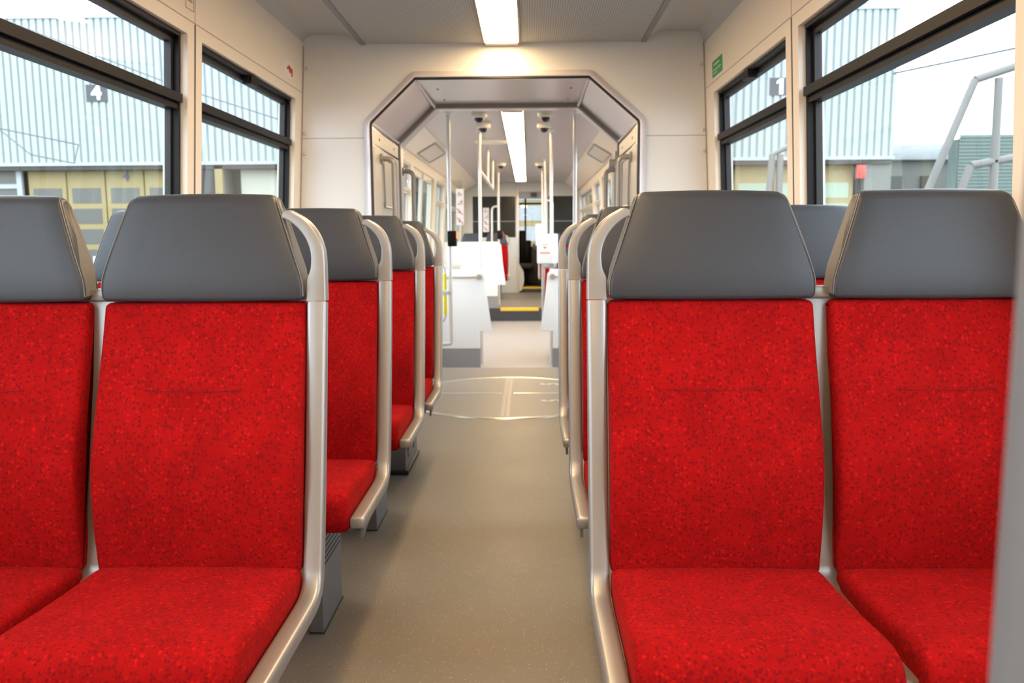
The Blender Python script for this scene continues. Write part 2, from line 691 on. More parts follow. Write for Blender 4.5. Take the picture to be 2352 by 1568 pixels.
def window(name, side, y0, y1, z0, z1, rail=(1.663, 1.722), latch=False, fm='black_frame', sm='black_rubber'):
    """black framed pane set back in its opening, with a cross rail and a tilting upper pane"""
    X = XL if side < 0 else XR

    def slab(mb, ya, yb, za, zb, d0, d1):
        pts = [[(X(z) + side * d, y, z) for y, z in ((ya, za), (yb, za), (yb, zb), (ya, zb))] for d in (d0, d1)]
        mb.loft(pts)
    root = bpy.data.objects.new(name, None)
    COL.objects.link(root)
    struct(root)
    f = MB()
    t = 0.018
    slab(f, y0, y0 + t, z0, z1, .028, .085)
    slab(f, y1 - t, y1, z0, z1, .028, .085)
    slab(f, y0 + t, y1 - t, z1 - .016, z1, .02, .085)
    slab(f, y0 + t, y1 - t, z0, z0 + t, .028, .085)
    f.build('window_frame', fm, root)
    rl = MB()
    slab(rl, y0 + t, y1 - t, rail[0], rail[0] + .021, .030, .08)
    slab(rl, y0 + t, y1 - t, rail[0] + .025, rail[1], .012, .08)
    slab(rl, y0 + t, y1 - t, rail[0] + .018, rail[0] + .028, .036, .08)
    rl.build('cross_rail', fm, root)
    s = MB()
    g = 0.022
    a, b, c, d = y0 + t, y1 - t, rail[1], z1 - .016
    slab(s, a, a + g, c, d, .05, .078)
    slab(s, b - g, b, c, d, .05, .078)
    slab(s, a + g, b - g, d - g, d, .05, .078)
    s.build('tilt_sash', sm, root)
    s = MB()
    g2 = 0.014
    slab(s, a, a + g2, z0 + t, rail[0], .055, .078)
    slab(s, b - g2, b, z0 + t, rail[0], .055, .078)
    s.build('gasket', sm, root)
    p = MB()
    p.quad(*[(X(z) + side * .068, y, z) for y, z in ((a + g, c), (b - g, c), (b - g, d - g), (a + g, d - g))])
    p.build('upper_pane', 'upper_glass', root)
    p = MB()
    p.quad(*[(X(z) + side * .068, y, z) for y, z in ((a + g2, z0 + t), (b - g2, z0 + t), (b - g2, rail[0]), (a + g2, rail[0]))])
    p.build('lower_pane', 'lower_glass', root)
    if latch:
        l = MB()
        ym = (y0 + y1) / 2
        slab(l, ym - .055, ym + .055, d - .035, d + .006, .006, .05)
        slab(l, ym - .075, ym - .055, d - .02, d + .004, .015, .05)
        l.build('latch', 'black_plastic', root)
    return root


# floor of the near car
fl = MB()
fl.box(-1.52, 1.22, -3.0, 7.22, -0.06, 0.0)
struct(fl.build('floor', 'speckled_vinyl'))

WZ = (0.84, 1.957)
openL = [(-1.25, 0.05, *WZ), (0.22, 1.55, *WZ), (1.87, 3.346, *WZ), (3.49, 4.862, *WZ)]
openR = [(-1.25, 0.05, *WZ), (0.22, 1.55, *WZ), (1.89, 3.335, *WZ), (3.49, 4.795, *WZ)]
wall('wall_left', -1, -3.0, 5.05, -0.02, 2.30, openL, 'cream_panel')
wall('wall_right', 1, -3.0, 5.05, -0.02, 2.30, openR, 'cream_panel')
k = 1
for side, ops in ((-1, openL), (1, openR)):
    for i, o in enumerate(ops[::-1]):
        window('window_%d' % k, side, *o, latch=(i == 0))
        k += 1

# joints between the wall panels
for i, (side, ym) in enumerate(((-1, 3.418), (1, 3.412))):
    X = XL if side < 0 else XR
    s = MB()
    s.loft([[(X(z) - side * d, y, z) for y, z in ((ym - .006, .3), (ym + .006, .3), (ym + .006, 2.008), (ym - .006, 2.008))] for d in (-.01, .0015)])
    struct(s.build('trim_%d' % (i + 1), 'seam_dark'))
    s = MB()
    for ya, yb, za, zb in ((-3, 4.99, 2.010, 2.014), (ym - .002, ym + .002, 2.014, 2.285)):
        s.loft([[(X(z) - side * d, y, z) for y, z in ((ya, za), (yb, za), (yb, zb), (ya, zb))] for d in (-.01, .001)])
    struct(s.build('trim_%d' % (i + 3), 'seam_soft'))

# ceiling with coves
prof = [(-1.334, 2.27), (-1.326, 2.30), (-1.306, 2.328), (-1.275, 2.343), (-1.10, 2.343), (-1.06, 2.336), (-1.02, 2.315), (-0.985, 2.288), (-0.975, 2.288),
        (0.685, 2.288), (0.695, 2.288), (0.73, 2.315), (0.77, 2.336), (0.81, 2.343), (0.985, 2.343), (1.012, 2.328), (1.030, 2.30), (1.037, 2.27)]
ce = MB()
ce.prism(prof + [(1.16, 2.27), (1.16, 2.45), (-1.46, 2.45), (-1.46, 2.27)], -3.0, 5.05)
struct(ce.build('ceiling', 'cove_grey', sharp=0.7))
cp = MB()
cp.box(-0.972, 0.682, -3.0, 4.992, 2.2845, 2.2895)
struct(cp.build('ceiling_panel', 'perforated_metal'))
cs = MB()
for x0, x1 in ((-.985, -.955), (.665, .695)):
    cs.box(x0, x1, -3.0, 4.99, 2.280, 2.2846)
struct(cs.build('trim_5', 'strip_grey'))
# rear end wall behind the viewer
rw = MB()
rw.box(-1.5, 1.2, -3.1, -3.0, -.02, 2.4)
struct(rw.build('wall_rear', 'bulkhead_laminate'))

# bulkhead with the gangway opening
OCT = [(-0.973, 0.0), (-0.973, 1.815), (-0.968, 1.842), (-0.955, 1.862), (-0.690, 2.112), (-0.675, 2.120), (-0.655, 2.122),
       (0.355, 2.122), (0.373, 2.120), (0.388, 2.112), (0.679, 1.862), (0.692, 1.842), (0.697, 1.815), (0.697, 0.0)]


def octo(d, z0=0.0):
    """gangway outline moved inwards by d"""
    P = [Vector(p) for p in OCT]
    out = []
    for i, p in enumerate(P):
        t = (P[min(i + 1, len(P) - 1)] - P[max(i - 1, 0)]).normalized()
        if i == 0:
            t = Vector((0, 1))
        if i == len(P) - 1:
            t = Vector((0, -1))
        q = p + Vector((t.y, -t.x)) * d
        out.append((q.x, z0 if i in (0, len(P) - 1) else q.y))
    return out


bk = MB()
poly = [(XL(0), 0.0), (XL(2.27), 2.27), (-1.34, 2.40), (1.04, 2.40), (XR(2.27), 2.27), (XR(0), 0.0)] + octo(0)[::-1]
bk.prism(poly, 5.0, 5.06)
struct(bk.build('wall_bulkhead', 'bulkhead_laminate', smooth=False))
s = MB()
s.box(XL(1.745), -0.975, 4.9985, 5.01, 1.7435, 1.7475)
s.box(0.699, XR(1.745), 4.9985, 5.01, 1.7435, 1.7475)
struct(s.build('trim_6', 'seam_soft'))
s = MB()
for x in (XL(2.2) + .003, XR(2.2) - .003):
    s.loft([[((XL(z) + .004 if x < 0 else XR(z) - .004) + dx, y, z) for dx, y in ((-.003, 4.996), (.003, 4.996), (.003, 5.004), (-.003, 5.004))] for z in (0.3, 2.28)])
struct(s.build('trim_7', 'seam_soft'))  # thin strip drawn as the shadow line where wall meets bulkhead
# screws on the bulkhead
for i, (x, z) in enumerate(((-1.312, 2.15), (-1.335, 1.775), (-1.342, 1.655), (1.022, 2.15), (1.045, 1.775), (1.050, 1.655))):
    b = MB()
    b.tube([(x, 5.0, z), (x, 4.994, z), (x, 4.991, z)], [.010, .010, .006], 10)
    tag(b.build('panel_screw', 'steel'), ('%s small screw head on the bulkhead edge at %s' % (('topmost', 'middle', 'lowest')[i % 3], 'left' if i < 3 else 'right')), 'screw', 'screws along the bulkhead edges')


# ------------------------------------------------------------------ gangway portal, tunnel and turntable
gp = thing('gangway_portal', 'silver octagonal gangway portal with black seal around the passage to the next car', 'gangway', (-.138, 5.0, 0))


def P_(mb, name, material, **kw):
    o = mb.build(name, material, gp, **kw)
    o.matrix_parent_inverse = Matrix.Translation((.138, -5.0, 0))
    return o


def octo_band(mb, specs):
    """open surface through a list of (inset, y) outlines"""
    rings = [[(x, y, z) for x, z in octo(d, .009)] for d, y in specs]
    mb.loft(rings, closed=False, caps=False)


t = MB()
octo_band(t, [(-.006, 4.999), (-.004, 4.985), (.002, 4.978), (.026, 4.966), (.032, 4.968), (.034, 4.99)])
P_(t, 'trim', 'portal_silver')
t = MB()
pts = [(x, 4.976, z) for x, z in octo(.0405)]
t.tube(pts, .0075, 8)
P_(t, 'seal', 'black_rubber')
t = MB()
octo_band(t, [(.046, 4.975), (.048, 4.975), (.027, 5.98)])
# upper lining only: cut the side walls away afterwards
P_(t, 'lining', 'portal_silver')
t = MB()
octo_band(t, [(.022, 5.975), (.056, 5.975), (.056, 6.02), (.030, 6.02)])
P_(t, 'ring', 'ring_taupe')
t = MB()
octo_band(t, [(.030, 6.02), (.012, 6.40), (.010, 6.44), (-.4, 6.44)])
P_(t, 'rear_lining', 'portal_silver')
# corner strips along the lining
q = octo(.044)
for a, ang in ((2, 0), (5, 0), (8, 0), (11, 0)):
    x, z = q[a]
    d = Vector((-.138 - x, 1.2 - z)).normalized() * .003
    t = MB()
    t.tube([(x + d.x, 5.0, z + d.y), (x + d.x, 5.96, z + d.y)], .011, 8)
    P_(t, 'corner_strip', 'portal_silver')
# pale side panels with their frames
for s, x in ((1, -.973 + .045), (-1, .697 - .045)):
    t = MB()
    t.box(min(x, x + s * .006), max(x, x + s * .006), 5.02, 5.95, 0.02, 1.70)
    t.box(min(x, x + s * .004), max(x, x + s * .004), 5.02, 5.95, 1.715, 1.80)
    o = P_(t, 'side_panel', 'tunnel_side')
    t = MB()
    xx = x + s * .008
    t.tube([(xx, y, z) for y, z in round_poly([(5.30, 1.35), (5.72, 1.35), (5.72, 1.655), (5.30, 1.655)], .03, 4) + [(5.33, 1.35)]], .007, 6)
    f = t.build('panel_frame', 'handle_taupe', o)
    for y in (5.2, 5.75):
        t = MB()
        t.tube([(x, y, 1.757), (x + s * .006, y, 1.757), (x + s * .008, y, 1.757)], [.009, .009, .005], 8)
        t.build('panel_screw', 'strip_grey', o)
# screws on the top lining
for x in (-.56, .27):
    for y in (5.25, 5.65):
        t = MB()
        t.lathe([(.008, .004), (.008, -.002), (0, -.003)], (x, y, 2.067), 8)
        P_(t, 'lining_screw', 'strip_grey')


def grab_rail(x0, s, y, label, ztop=1.645):
    r = thing('grab_rail', label, 'grab rail', (x0, y, .9), group='grab rails in the gangway')

    def add(mb, name, material):
        o = mb.build(name, material, r)
        o.matrix_parent_inverse = Matrix.Translation((-x0, -y, -.9))
    p = [(x0, y, ztop), (x0 + s * .04, y, ztop)] + [(x0 + s * (.04 + .04 * math.sin(a)), y, ztop - .04 * (1 - math.cos(a))) for a in [math.pi / 2 * i / 6 for i in range(1, 7)]]
    p += [(x0 + s * .08, y, z) for z in (1.3, .95)]
    p += [(x0 + s * (.08 - .04 * (1 - math.cos(a))), y, .85 - .04 * math.sin(a)) for a in [math.pi / 2 * i / 6 for i in range(7)]] + [(x0, y, .81)]
    t = MB()
    t.tube(p, .0165, 12)
    add(t, 'bar', 'handle_taupe')
    for z in (ztop, .81):
        t = MB()
        t.tube([(x0, y, z), (x0 + s * .012, y, z)], .032, 14)
        add(t, 'bracket', 'handle_taupe')


grab_rail(-.919, 1, 5.22, 'grey curved grab rail on the left-hand gangway wall, nearer of two')
grab_rail(-.937, 1, 6.22, 'grey curved grab rail on the left-hand gangway wall, behind the taupe ring')
grab_rail(.643, -1, 5.22, 'grey curved grab rail on the right-hand gangway wall, nearer of two')
grab_rail(.661, -1, 6.22, 'grey curved grab rail on the right-hand gangway wall, behind the taupe ring')

tt = thing('turntable', 'round floor turntable with shiny rim set in the gangway floor', 'turntable', (-.155, 5.91, 0))


def T_(mb, name, material, parent=tt):
    o = mb.build(name, material, parent)
    return o


R0 = .772
t = MB()
t.lathe([(R0 - .012, 0.0), (R0 - .012, .004), (0, .004)], (0, 0, 0), 72)
T_(t, 'disc', 'turntable_vinyl')
t = MB()
t.lathe([(R0 + .016, 0), (R0 + .012, .005), (R0 + .004, .007), (R0 - .004, .007), (R0 - .012, .005), (R0 - .016, 0)], (0, 0, 0), 96)
T_(t, 'rim', 'warm_tinted_metal')
t = MB()
t.box(-.030, -.004, -R0 + .02, R0 - .02, .004, .0065)
t.box(.004, .030, -R0 + .02, R0 - .02, .004, .0065)
T_(t, 'centre_strip', 'strip_grey')
t = MB()
t.box(-R0 + .03, -.045, .055, .085, .004, .0062)
t.box(.045, R0 - .03, .055, .085, .004, .0062)
T_(t, 'cross_strip', 'warm_tinted_metal')
for y in (.44, -.22):
    text_mesh('5', .20, 'mark_white', 'marking', tt, (.33, y, .0055), (0, 0, math.radians(90)), .0008, .8)

# ------------------------------------------------------------------ double seats
FRONT = [(0.0, 1.013), (-.017, .915), (-.033, .82), (-.059, .68), (-.086, .55), (-.103, .475), (-.113, .442), (-.130, .422), (-.158, .413), (-.22, .411), (-.29, .411), (-.36, .411), (-.43, .411), (-.502, .411)]


def seat_parts(root, sg, leg=True):
    """sg=+1: the aisle lies on +x (seat runs to -x); sg=-1 the other way round. Origin: floor under the aisle frame's outer face"""
    def X(d):
        return -sg * d
    # aisle frame: upright that bends forward into the rail under the cushion
    f = MB()
    path = catmull(FRONT, 4)
    sweep_rect(f, path, min(X(0), X(.042)), max(X(0), X(.042)), .032, .010)
    fr = f.build('side_frame', 'silver_paint', root, sharp=0.9)
    f = MB()
    f.prism([(-.15, .385), (-.47, .385), (-.475, .345), (-.44, .352), (-.36, .366), (-.15, .372)], X(.012), X(.020), 'x')
    f.build('bracket', 'leg_grey', fr)
    # grab handle in the headrest's flank
    outer = [(.088, 1.206), (.076, 1.2085), (.064, 1.2025), (.047, 1.193), (.0315, 1.180), (.0175, 1.161), (.008, 1.140), (.0028, 1.119), (.0008, 1.093), (.0003, 1.06), (0, 1.014)]
    inner = [(.044, 1.014), (.0435, 1.055), (.0425, 1.0615), (.038, 1.069), (.0335, 1.080), (.0315, 1.093), (.031, 1.110), (.0345, 1.129), (.042, 1.147), (.053, 1.163), (.066, 1.176), (.080, 1.1855), (.092, 1.190)]
    h = MB()
    rings = []
    for (od, oz), (nd, nz) in zip(resample(catmull(outer, 5), 34), resample(catmull(inner[::-1], 5), 34)):
        wd = math.hypot(nd - od, nz - oz)
        sec = round_poly([(0, 0), (wd, 0), (wd, .032), (0, .032)], .0045, 3)
        rings.append([(X(od + (nd - od) * q / wd), .001 + e + (oz + (nz - oz) * q / wd - 1.013) * .06, oz + (nz - oz) * q / wd) for q, e in sec])
    h.loft(rings)
    h.build('grab_handle', 'silver_paint', root, sharp=0.9)
    # middle upright between the two seats
    mf = MB()
    mpath = [(p[0] + .028, p[1]) for p in [(0.0, 1.012), *FRONT[1:7]]] + [(-.115, .425), (-.16, .417), (-.46, .417)]
    sweep_rect(mf, catmull(mpath, 4), min(X(.468), X(.532)), max(X(.468), X(.532)), .035, .006)
    md = mf.build('middle_frame', 'silver_paint', root, sharp=0.9)
    c = MB()
    c.box(min(X(.470), X(.530)), max(X(.470), X(.530)), .018, .055, 1.0145, 1.040, .005)
    c.build('frame_cap', 'silver_paint', md)
    # outer frame along the wall
    of = MB()
    sweep_rect(of, catmull(mpath, 3), min(X(.952), X(.972)), max(X(.952), X(.972)), .035, .006)
    of.build('wall_frame', 'silver_paint', root, sharp=0.9)
    # shell behind the backrests
    bs = MB()
    bpath = [(p[0] + .060, p[1]) for p in FRONT[:6]]
    sweep_rect(bs, catmull(bpath, 3), min(X(.040), X(.960)), max(X(.040), X(.960)), .018, .006)
    bs.build('back_shell', 'silver_shell', root)
    # shell under the cushions
    us = MB()
    us.box(min(X(.044), X(.955)), max(X(.044), X(.955)), -.44, -.06, .345, .385, .01)
    us.build('seat_pan', 'leg_grey', root)
    for d0 in (.0445, .516):
        d1 = d0 + .437
        xa, xb = min(X(d0), X(d1)), max(X(d0), X(d1))
        # backrest: follows the recline, fuller in the lumbar part
        fpts = [(-.002, 1.011), (-.030, .92), (-.064, .825), (-.096, .73), (-.112, .67), (-.117, .61), (-.114, .53), (-.106, .445)]
        fr_ = catmull(fpts, 4)
        bpts = catmull([(-.058, .445), (-.050, .60), (-.012, .80), (.028, .92), (.045, 1.011)], 4)
        prof = round_poly([fr_[0], *fr_[1:-1], fr_[-1], *bpts], [0.010] + [0] * (len(fr_) - 2) + [.02] + [0.02] + [0] * (len(bpts) - 2) + [.01], 4)
        b = MB()
        pad(b, prof, xa, xb, .014, .003)
        bo = b.build('backrest', 'red_moquette', root, sharp=1.2)
        s = MB()
        xm = (xa + xb) / 2
        s.tube([(xm + .105 * (k / 6 - 1), -.0665 - .003 * (1 - (k / 6 - 1) ** 2) * 1.0, .830 + .0025 * (k / 6 - 1) ** 2) for k in range(13)], .0006, 6)
        s.build('crease_seam', 'dark_red_thread', bo)
        # headrest: trapezoid pad with flat flanks
        hp = [(-.013, 1.016), (-.014, 1.06), (-.006, 1.12), (.010, 1.19), (.020, 1.228), (.030, 1.240), (.052, 1.243), (.066, 1.238), (.070, 1.20), (.062, 1.10), (.052, 1.016)]
        prof = round_poly(hp, [.008] + [.02] * 4 + [.012] * 3 + [.02] * 2 + [.01], 3)

        def wf(z):
            wtop, wbot = .320, .438
            if z < 1.055:
                f = wbot - .006 * max(0, (1.045 - z) / .03)
            else:
                f = wbot + (wtop - wbot) * (z - 1.055) / (1.228 - 1.055)
            # soften the knee
            kx = (z - 1.055) / .03
            if abs(kx) < 1:
                f = wbot + (wtop - wbot) * ((kx + 1) ** 2 / 4 * .03) / (1.228 - 1.055)
            if z > 1.222:
                u = min(1, (z - 1.222) / .021)
                f -= .030 * (1 - math.sqrt(max(0, 1 - u * u)))
            return f / .442
        h = MB()
        pad(h, prof, xm - .221, xm + .221, .010, .003, wf)
        ho = h.build('headrest', 'grey_leather', root, sharp=1.2)
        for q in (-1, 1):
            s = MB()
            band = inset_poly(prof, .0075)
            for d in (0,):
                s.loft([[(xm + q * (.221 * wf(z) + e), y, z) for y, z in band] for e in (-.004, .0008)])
            s.build('side_band', 'band_tan', ho, sharp=0.25)
            s = MB()
            pts = []
            for y, z in [(-.0085, 1.025), (-.0095, 1.06), (-.002, 1.12), (.013, 1.19), (.021, 1.221), (.029, 1.2325), (.040, 1.236)]:
                pts.append((xm + q * (.221 * wf(z) - .0005), y, z))
            s.tube(catmull(pts, 3), .0013, 6)
            s.build('piping', 'piping_grey', ho)
        # seat cushion: flat, rolled over at the front
        cp_ = [(-.085, .440), (-.112, .459), (-.20, .462), (-.33, .468), (-.43, .476), (-.475, .473), (-.500, .457), (-.513, .430), (-.514, .395), (-.500, .370), (-.470, .366), (-.30, .385), (-.10, .385)]
        prof = catmull(cp_, 3, closed=True)
        cu = MB()
        pad(cu, prof, xa + .001, xb - .001, .016, .004)
        cu.build('seat_cushion', 'red_moquette', root, sharp=1.2)
    if leg:
        lg = MB()
        lg.prism(round_poly([(-.340, 0), (-.098, 0), (-.098, .30), (-.105, .36), (-.345, .36)], .004, 2), X(.166), X(.204), 'x')
        lo = lg.build('leg', 'leg_grey', root)
        g = MB()
        for k in range(9):
            z = .328 - k * .0165
            g.box(min(X(.1655), X(.17)), max(X(.1655), X(.17)), -.335, -.108, z - .003, z + .003)
        g.build('vent_groove', 'leg_groove', lo)
        p = MB()
        p.box(min(X(.163), X(.207)), max(X(.163), X(.207)), -.343, -.095, 0, .006, .001)
        p.build('foot_plate', 'leg_groove', lo)


GRP = 'red double seats facing the viewer'
lroot = thing('double_seat', 'red double seat with grey headrests, nearest one left of the aisle', 'seat', (-.436, 1.75, 0), GRP)
seat_parts(lroot, 1)
rroot = thing('double_seat', 'red double seat with grey headrests, nearest one right of the aisle', 'seat', (.126, 1.75, 0), GRP)
seat_parts(rroot, -1)
bpy.context.view_layer.update()
for src, loc, label in (
        (lroot, (-.436, 2.60, 0), 'red double seat left of the aisle, second from the viewer'),
        (lroot, (-.436, 3.45, 0), 'red double seat left of the aisle, third from the viewer'),
        (rroot, (.126, 2.60, 0), 'red double seat right of the aisle, second from the viewer'),
        (rroot, (.126, 3.45, 0), 'red double seat right of the aisle, last before the gangway'),
        (rroot, (.155, 9.55, -.21), 'red double seat behind the right-hand white partition in the next car'),
        (lroot, (-.35, 15.9, 0), 'red double seat by the driver cab, left of the far aisle'),
        (rroot, (.19, 15.9, 0), 'red double seat by the driver cab, right of the far aisle')):
    c = copy_tree(src)
    c.location = loc
    c['label'] = label
l4 = thing('double_seat', 'red double seat left of the aisle, last before the gangway, above a grey box', 'seat', (-.436, 4.16, -.008), GRP)
seat_parts(l4, 1, leg=False)

eb = thing('equipment_box', 'dark grey box with black base under the last seat on the left', 'box', (-.80, 4.08, 0))
t = MB()
t.box(-.28, .20, -.195, .20, .02, .325, .006)
o = t.build('body', 'leg_grey', eb)
t = MB()
t.box(.2, .2015, -.13, -.10, .07, .27)
t.box(.2, .2015, .05, .08, .07, .27)
t.build('slot', 'leg_groove', o)
t = MB()
t.box(-.285, .212, -.205, .21, 0, .022, .004)
t.build('plinth', 'black_rubber', eb)

# upright grab pole right beside the viewer
pr = thing('grab_pole', 'blurred silver grab pole at the right edge, close to the viewer', 'pole', (.201, .30, 0), 'silver grab poles')
t = MB()
t.tube([(0, 0, .0), (0, 0, 1.2), (0, 0, 2.284)], .021, 24)
t.build('tube', 'pole_grey', pr)
t = MB()
t.lathe([(.045, 0), (.045, .008), (.025, .014), (.021, .03)], (0, 0, 0), 24)
t.build('flange', 'silver_paint', pr)

# ------------------------------------------------------------------ ceiling lamps
def lamp_mesh(L):
    d = MB()
    d.box(-.098, .098, -L / 2 + .060, L / 2 - .060, -.014, -.003, .004)
    return d


LL = 1.306
lamp = thing('ceiling_light', 'long glowing ceiling light panel above the aisle of the near car', 'ceiling light', (-.150, 4.985 - LL / 2, 2.2845), 'ceiling light panels')
lamp_mesh(LL).build('diffuser', 'lamp_diffuser', lamp)
t = MB()
for s in (-1, 1):
    t.box(s * .104 - .006, s * .104 + .006, -LL / 2, LL / 2, -.012, .0)
t.build('housing', 'lamp_trim', lamp)
t = MB()
t.box(-.095, .095, LL / 2 - .059, LL / 2 - .001, -.018, 0, .003)
t.build('end_cap', 'lamp_cap', lamp)
t = MB()
t.box(-.095, .095, -LL / 2 + .001, -LL / 2 + .059, -.018, 0, .003)
t.build('end_cap', 'lamp_cap', lamp)
bpy.context.view_layer.update()
names = ['first', 'second', 'third', 'fourth', 'fifth', 'sixth', 'seventh']
for i in range(1, 6):
    c = copy_tree(lamp)
    c.location.y -= LL * i
    c['label'] = '%s light panel behind the viewer in the ceiling light row of the near car' % names[i - 1]
for i in range(7):
    c = copy_tree(lamp)
    c.location = (-.138, 7.52 + LL * (i + .5), 2.2845)
    c['label'] = 'glowing ceiling light panel of the next car, %s from the gangway' % names[i]

# ------------------------------------------------------------------ signs and stickers in the near car
def on_wall(side, y, z, off=.001):
    X = XL if side < 0 else XR
    return X(z) - side * off


def wall_plate(mb, side, y0, y1, z0, z1, d0, d1):
    X = XL if side < 0 else XR
    mb.loft([[(X(z) - side * d, y, z) for y, z in ((y0, z0), (y1, z0), (y1, z1), (y0, z1))] for d in (d0, d1)])


g = MB()
wall_plate(g, 1, 4.57, 4.80, 2.035, 2.120, 0, .003)
go = tag(g.build('emergency_sticker', 'sign_green'), 'small green emergency sticker on the right-hand wall above the window', 'sticker')
g = MB()
wall_plate(g, 1, 4.63, 4.755, 2.094, 2.101, .003, .004)
wall_plate(g, 1, 4.60, 4.775, 2.067, 2.072, .003, .004)
wall_plate(g, 1, 4.68, 4.775, 2.050, 2.054, .003, .004)
g.build('sticker_lines', 'sign_white', go)
g = MB()
wall_plate(g, -1, 4.625, 4.80, 2.045, 2.135, 0, .003)
go = tag(g.build('warning_sticker', 'sign_white'), 'white sticker with red pictogram on the left-hand wall above the window', 'sticker')
g = MB()
wall_plate(g, -1, 4.715, 4.785, 2.075, 2.105, .003, .004)
wall_plate(g, -1, 4.70, 4.735, 2.090, 2.112, .003, .004)
wall_plate(g, -1, 4.675, 4.695, 2.085, 2.100, .003, .004)
wall_plate(g, -1, 4.76, 4.785, 2.06, 2.08, .003, .004)
g.build('pictogram', 'sign_red', go)
g = MB()
for a in ((3.345, 3.425, 2.052, 2.055), (3.345, 3.425, 2.157, 2.160), (3.345, 3.348, 2.052, 2.16), (3.422, 3.425, 2.052, 2.16), (3.365, 3.41, 2.083, 2.092), (3.365, 3.41, 2.097, 2.101), (3.378, 3.384, 2.10, 2.14)):
    wall_plate(g, -1, a[0] - .02, a[1] - .02, a[2], a[3], 0, .0015)
tag(g.build('pictogram_sticker', 'seam_soft'), 'outlined pictogram sticker at the top of the left-hand wall, above the panel joint', 'sticker')

# ------------------------------------------------------------------ the next car
LOW = -.21
f2 = MB()
f2.box(-1.52, 1.22, 7.22, 13.5, LOW - .06, LOW)
struct(f2.build('floor_low', 'low_floor'))
f2 = MB()
f2.box(-1.52, 1.22, 13.5, 19.2, -.06, 0)
struct(f2.build('floor_far', 'speckled_vinyl'))
f2 = MB()
f2.box(-1.48, 1.20, 13.47, 13.5, LOW, 0)
struct(f2.build('trim_8', 'riser_dark'))
f2 = MB()
f2.box(-1.48, 1.20, 7.2, 7.225, LOW, -.002)
struct(f2.build('trim_9', 'riser_dark'))
f2 = MB()
f2.box(-.46, .17, 13.46, 13.56, -.045, .004, .003)
tag(f2.build('step_edge', 'yellow_strip'), 'yellow edge strip on the step up in the next car', 'step edge')

o2L = [(6.60, 9.60, .70, 2.0), (9.80, 11.95, -.1, 2.0), (12.25, 13.4, .80, 2.0), (13.75, 17.0, .95, 2.0)]  # openings enlarged, third added in the panel, to brighten this car with daylight
o2R = [(6.60, 9.60, .70, 2.0), (9.80, 11.95, -.1, 2.0), (12.25, 13.4, .80, 2.0), (13.75, 17.0, .95, 2.0)]  # same enlarged and added openings, for more daylight
wall('wall_far_left', -1, 6.44, 19.2, LOW, 2.30, o2L, 'cream_panel')
wall('wall_far_right', 1, 6.44, 19.2, LOW, 2.30, o2R, 'cream_panel')
for side, ops, base in ((-1, o2L, 0), (1, o2R, 1)):
    for i, o in enumerate(ops):
        if i == 1:
            X = XL if side < 0 else XR
            r = bpy.data.objects.new('door_%d' % (base + 1), None)
            COL.objects.link(r)
            struct(r)
            mid = (o[0] + o[1]) / 2
            for a, b in ((o[0], mid), (mid, o[1])):
                d = MB()
                for ya, yb, za, zb in ((a, a + .07, o[2], o[3]), (b - .07, b, o[2], o[3]), (a, b, o[2], o[2] + .25), (a, b, o[3] - .08, o[3])):
                    d.loft([[(X(z) + side * q, y, z) for y, z in ((ya, za), (yb, za), (yb, zb), (ya, zb))] for q in (.03, .07)])
                lf = d.build('door_leaf', 'tunnel_side', r)
                d = MB()
                d.quad(*[(X(z) + side * .05, y, z) for y, z in ((a, o[2]), (b, o[2]), (b, o[3]), (a, o[3]))])
                d.build('door_pane', 'lower_glass', lf)
        else:
            window('window_%d' % k, side, *o, fm='tunnel_side', sm='strip_grey')
            k += 1
# ceiling of the next car with slanted side panels
c2 = MB()
c2.prism([(-1.05, 2.2855), (.765, 2.2855), (1.03, 2.13), (1.06, 2.10), (1.16, 2.10), (1.16, 2.45), (-1.46, 2.45), (-1.46, 2.10), (-1.355, 2.10), (-1.325, 2.13)], 6.44, 19.2)
struct(c2.build('ceiling_far', 'ceiling_mauve', smooth=False))
c2 = MB()
c2.loft([[(x, y, z) for x, z in ((-1.049, 2.2845), (-1.325, 2.129), (-1.325, 2.120), (-1.049, 2.2765))] for y in (6.46, 17.3)])
struct(c2.build('trim_10', 'cream_panel', smooth=False))
c2 = MB()
c2.loft([[(x, y, z) for x, z in ((.764, 2.2845), (1.03, 2.129), (1.03, 2.120), (.764, 2.2765))] for y in (6.46, 17.3)])
struct(c2.build('trim_11', 'cream_panel', smooth=False))


def poster(side, y0, y1, label):
    r = thing('poster_frame', label, 'poster frame', ((-1.19 if side < 0 else .90), (y0 + y1) / 2, 2.2), 'poster frames on the slanted panels')
    # local axes along the slanted panel
    a = Vector((-1.049, 0, 2.2765)) if side < 0 else Vector((.764, 0, 2.2765))
    b = Vector((-1.325, 0, 2.120)) if side < 0 else Vector((1.03, 0, 2.120))
    n = (b - a).normalized()
    nn = Vector((n.z, 0, -n.x)) if side < 0 else Vector((-n.z, 0, n.x))
    if nn.z > 0:
        nn = -nn
    L = (b - a).length
    def at(u, y, d):
        p = a + n * (u * L) + nn * d
        return (p.x, y, p.z)
    inv = Matrix.Translation(-r.location)
    t = MB()
    pts = round_poly([(.12, y0), (.88, y0), (.88, y1), (.12, y1)], .08, 4)
    t.tube([at(u, y, .006) for u, y in pts + [pts[0]]], .014, 6)
    o = t.build('frame', 'handle_taupe', r)
    o.matrix_parent_inverse = inv
    t = MB()
    t.loft([[at(u, y, d) for u, y in ((.14, y0 + .02), (.86, y0 + .02), (.86, y1 - .02), (.14, y1 - .02))] for d in (.001, .005)])
    o = t.build('sheet', 'tunnel_side', r)
    o.matrix_parent_inverse = inv


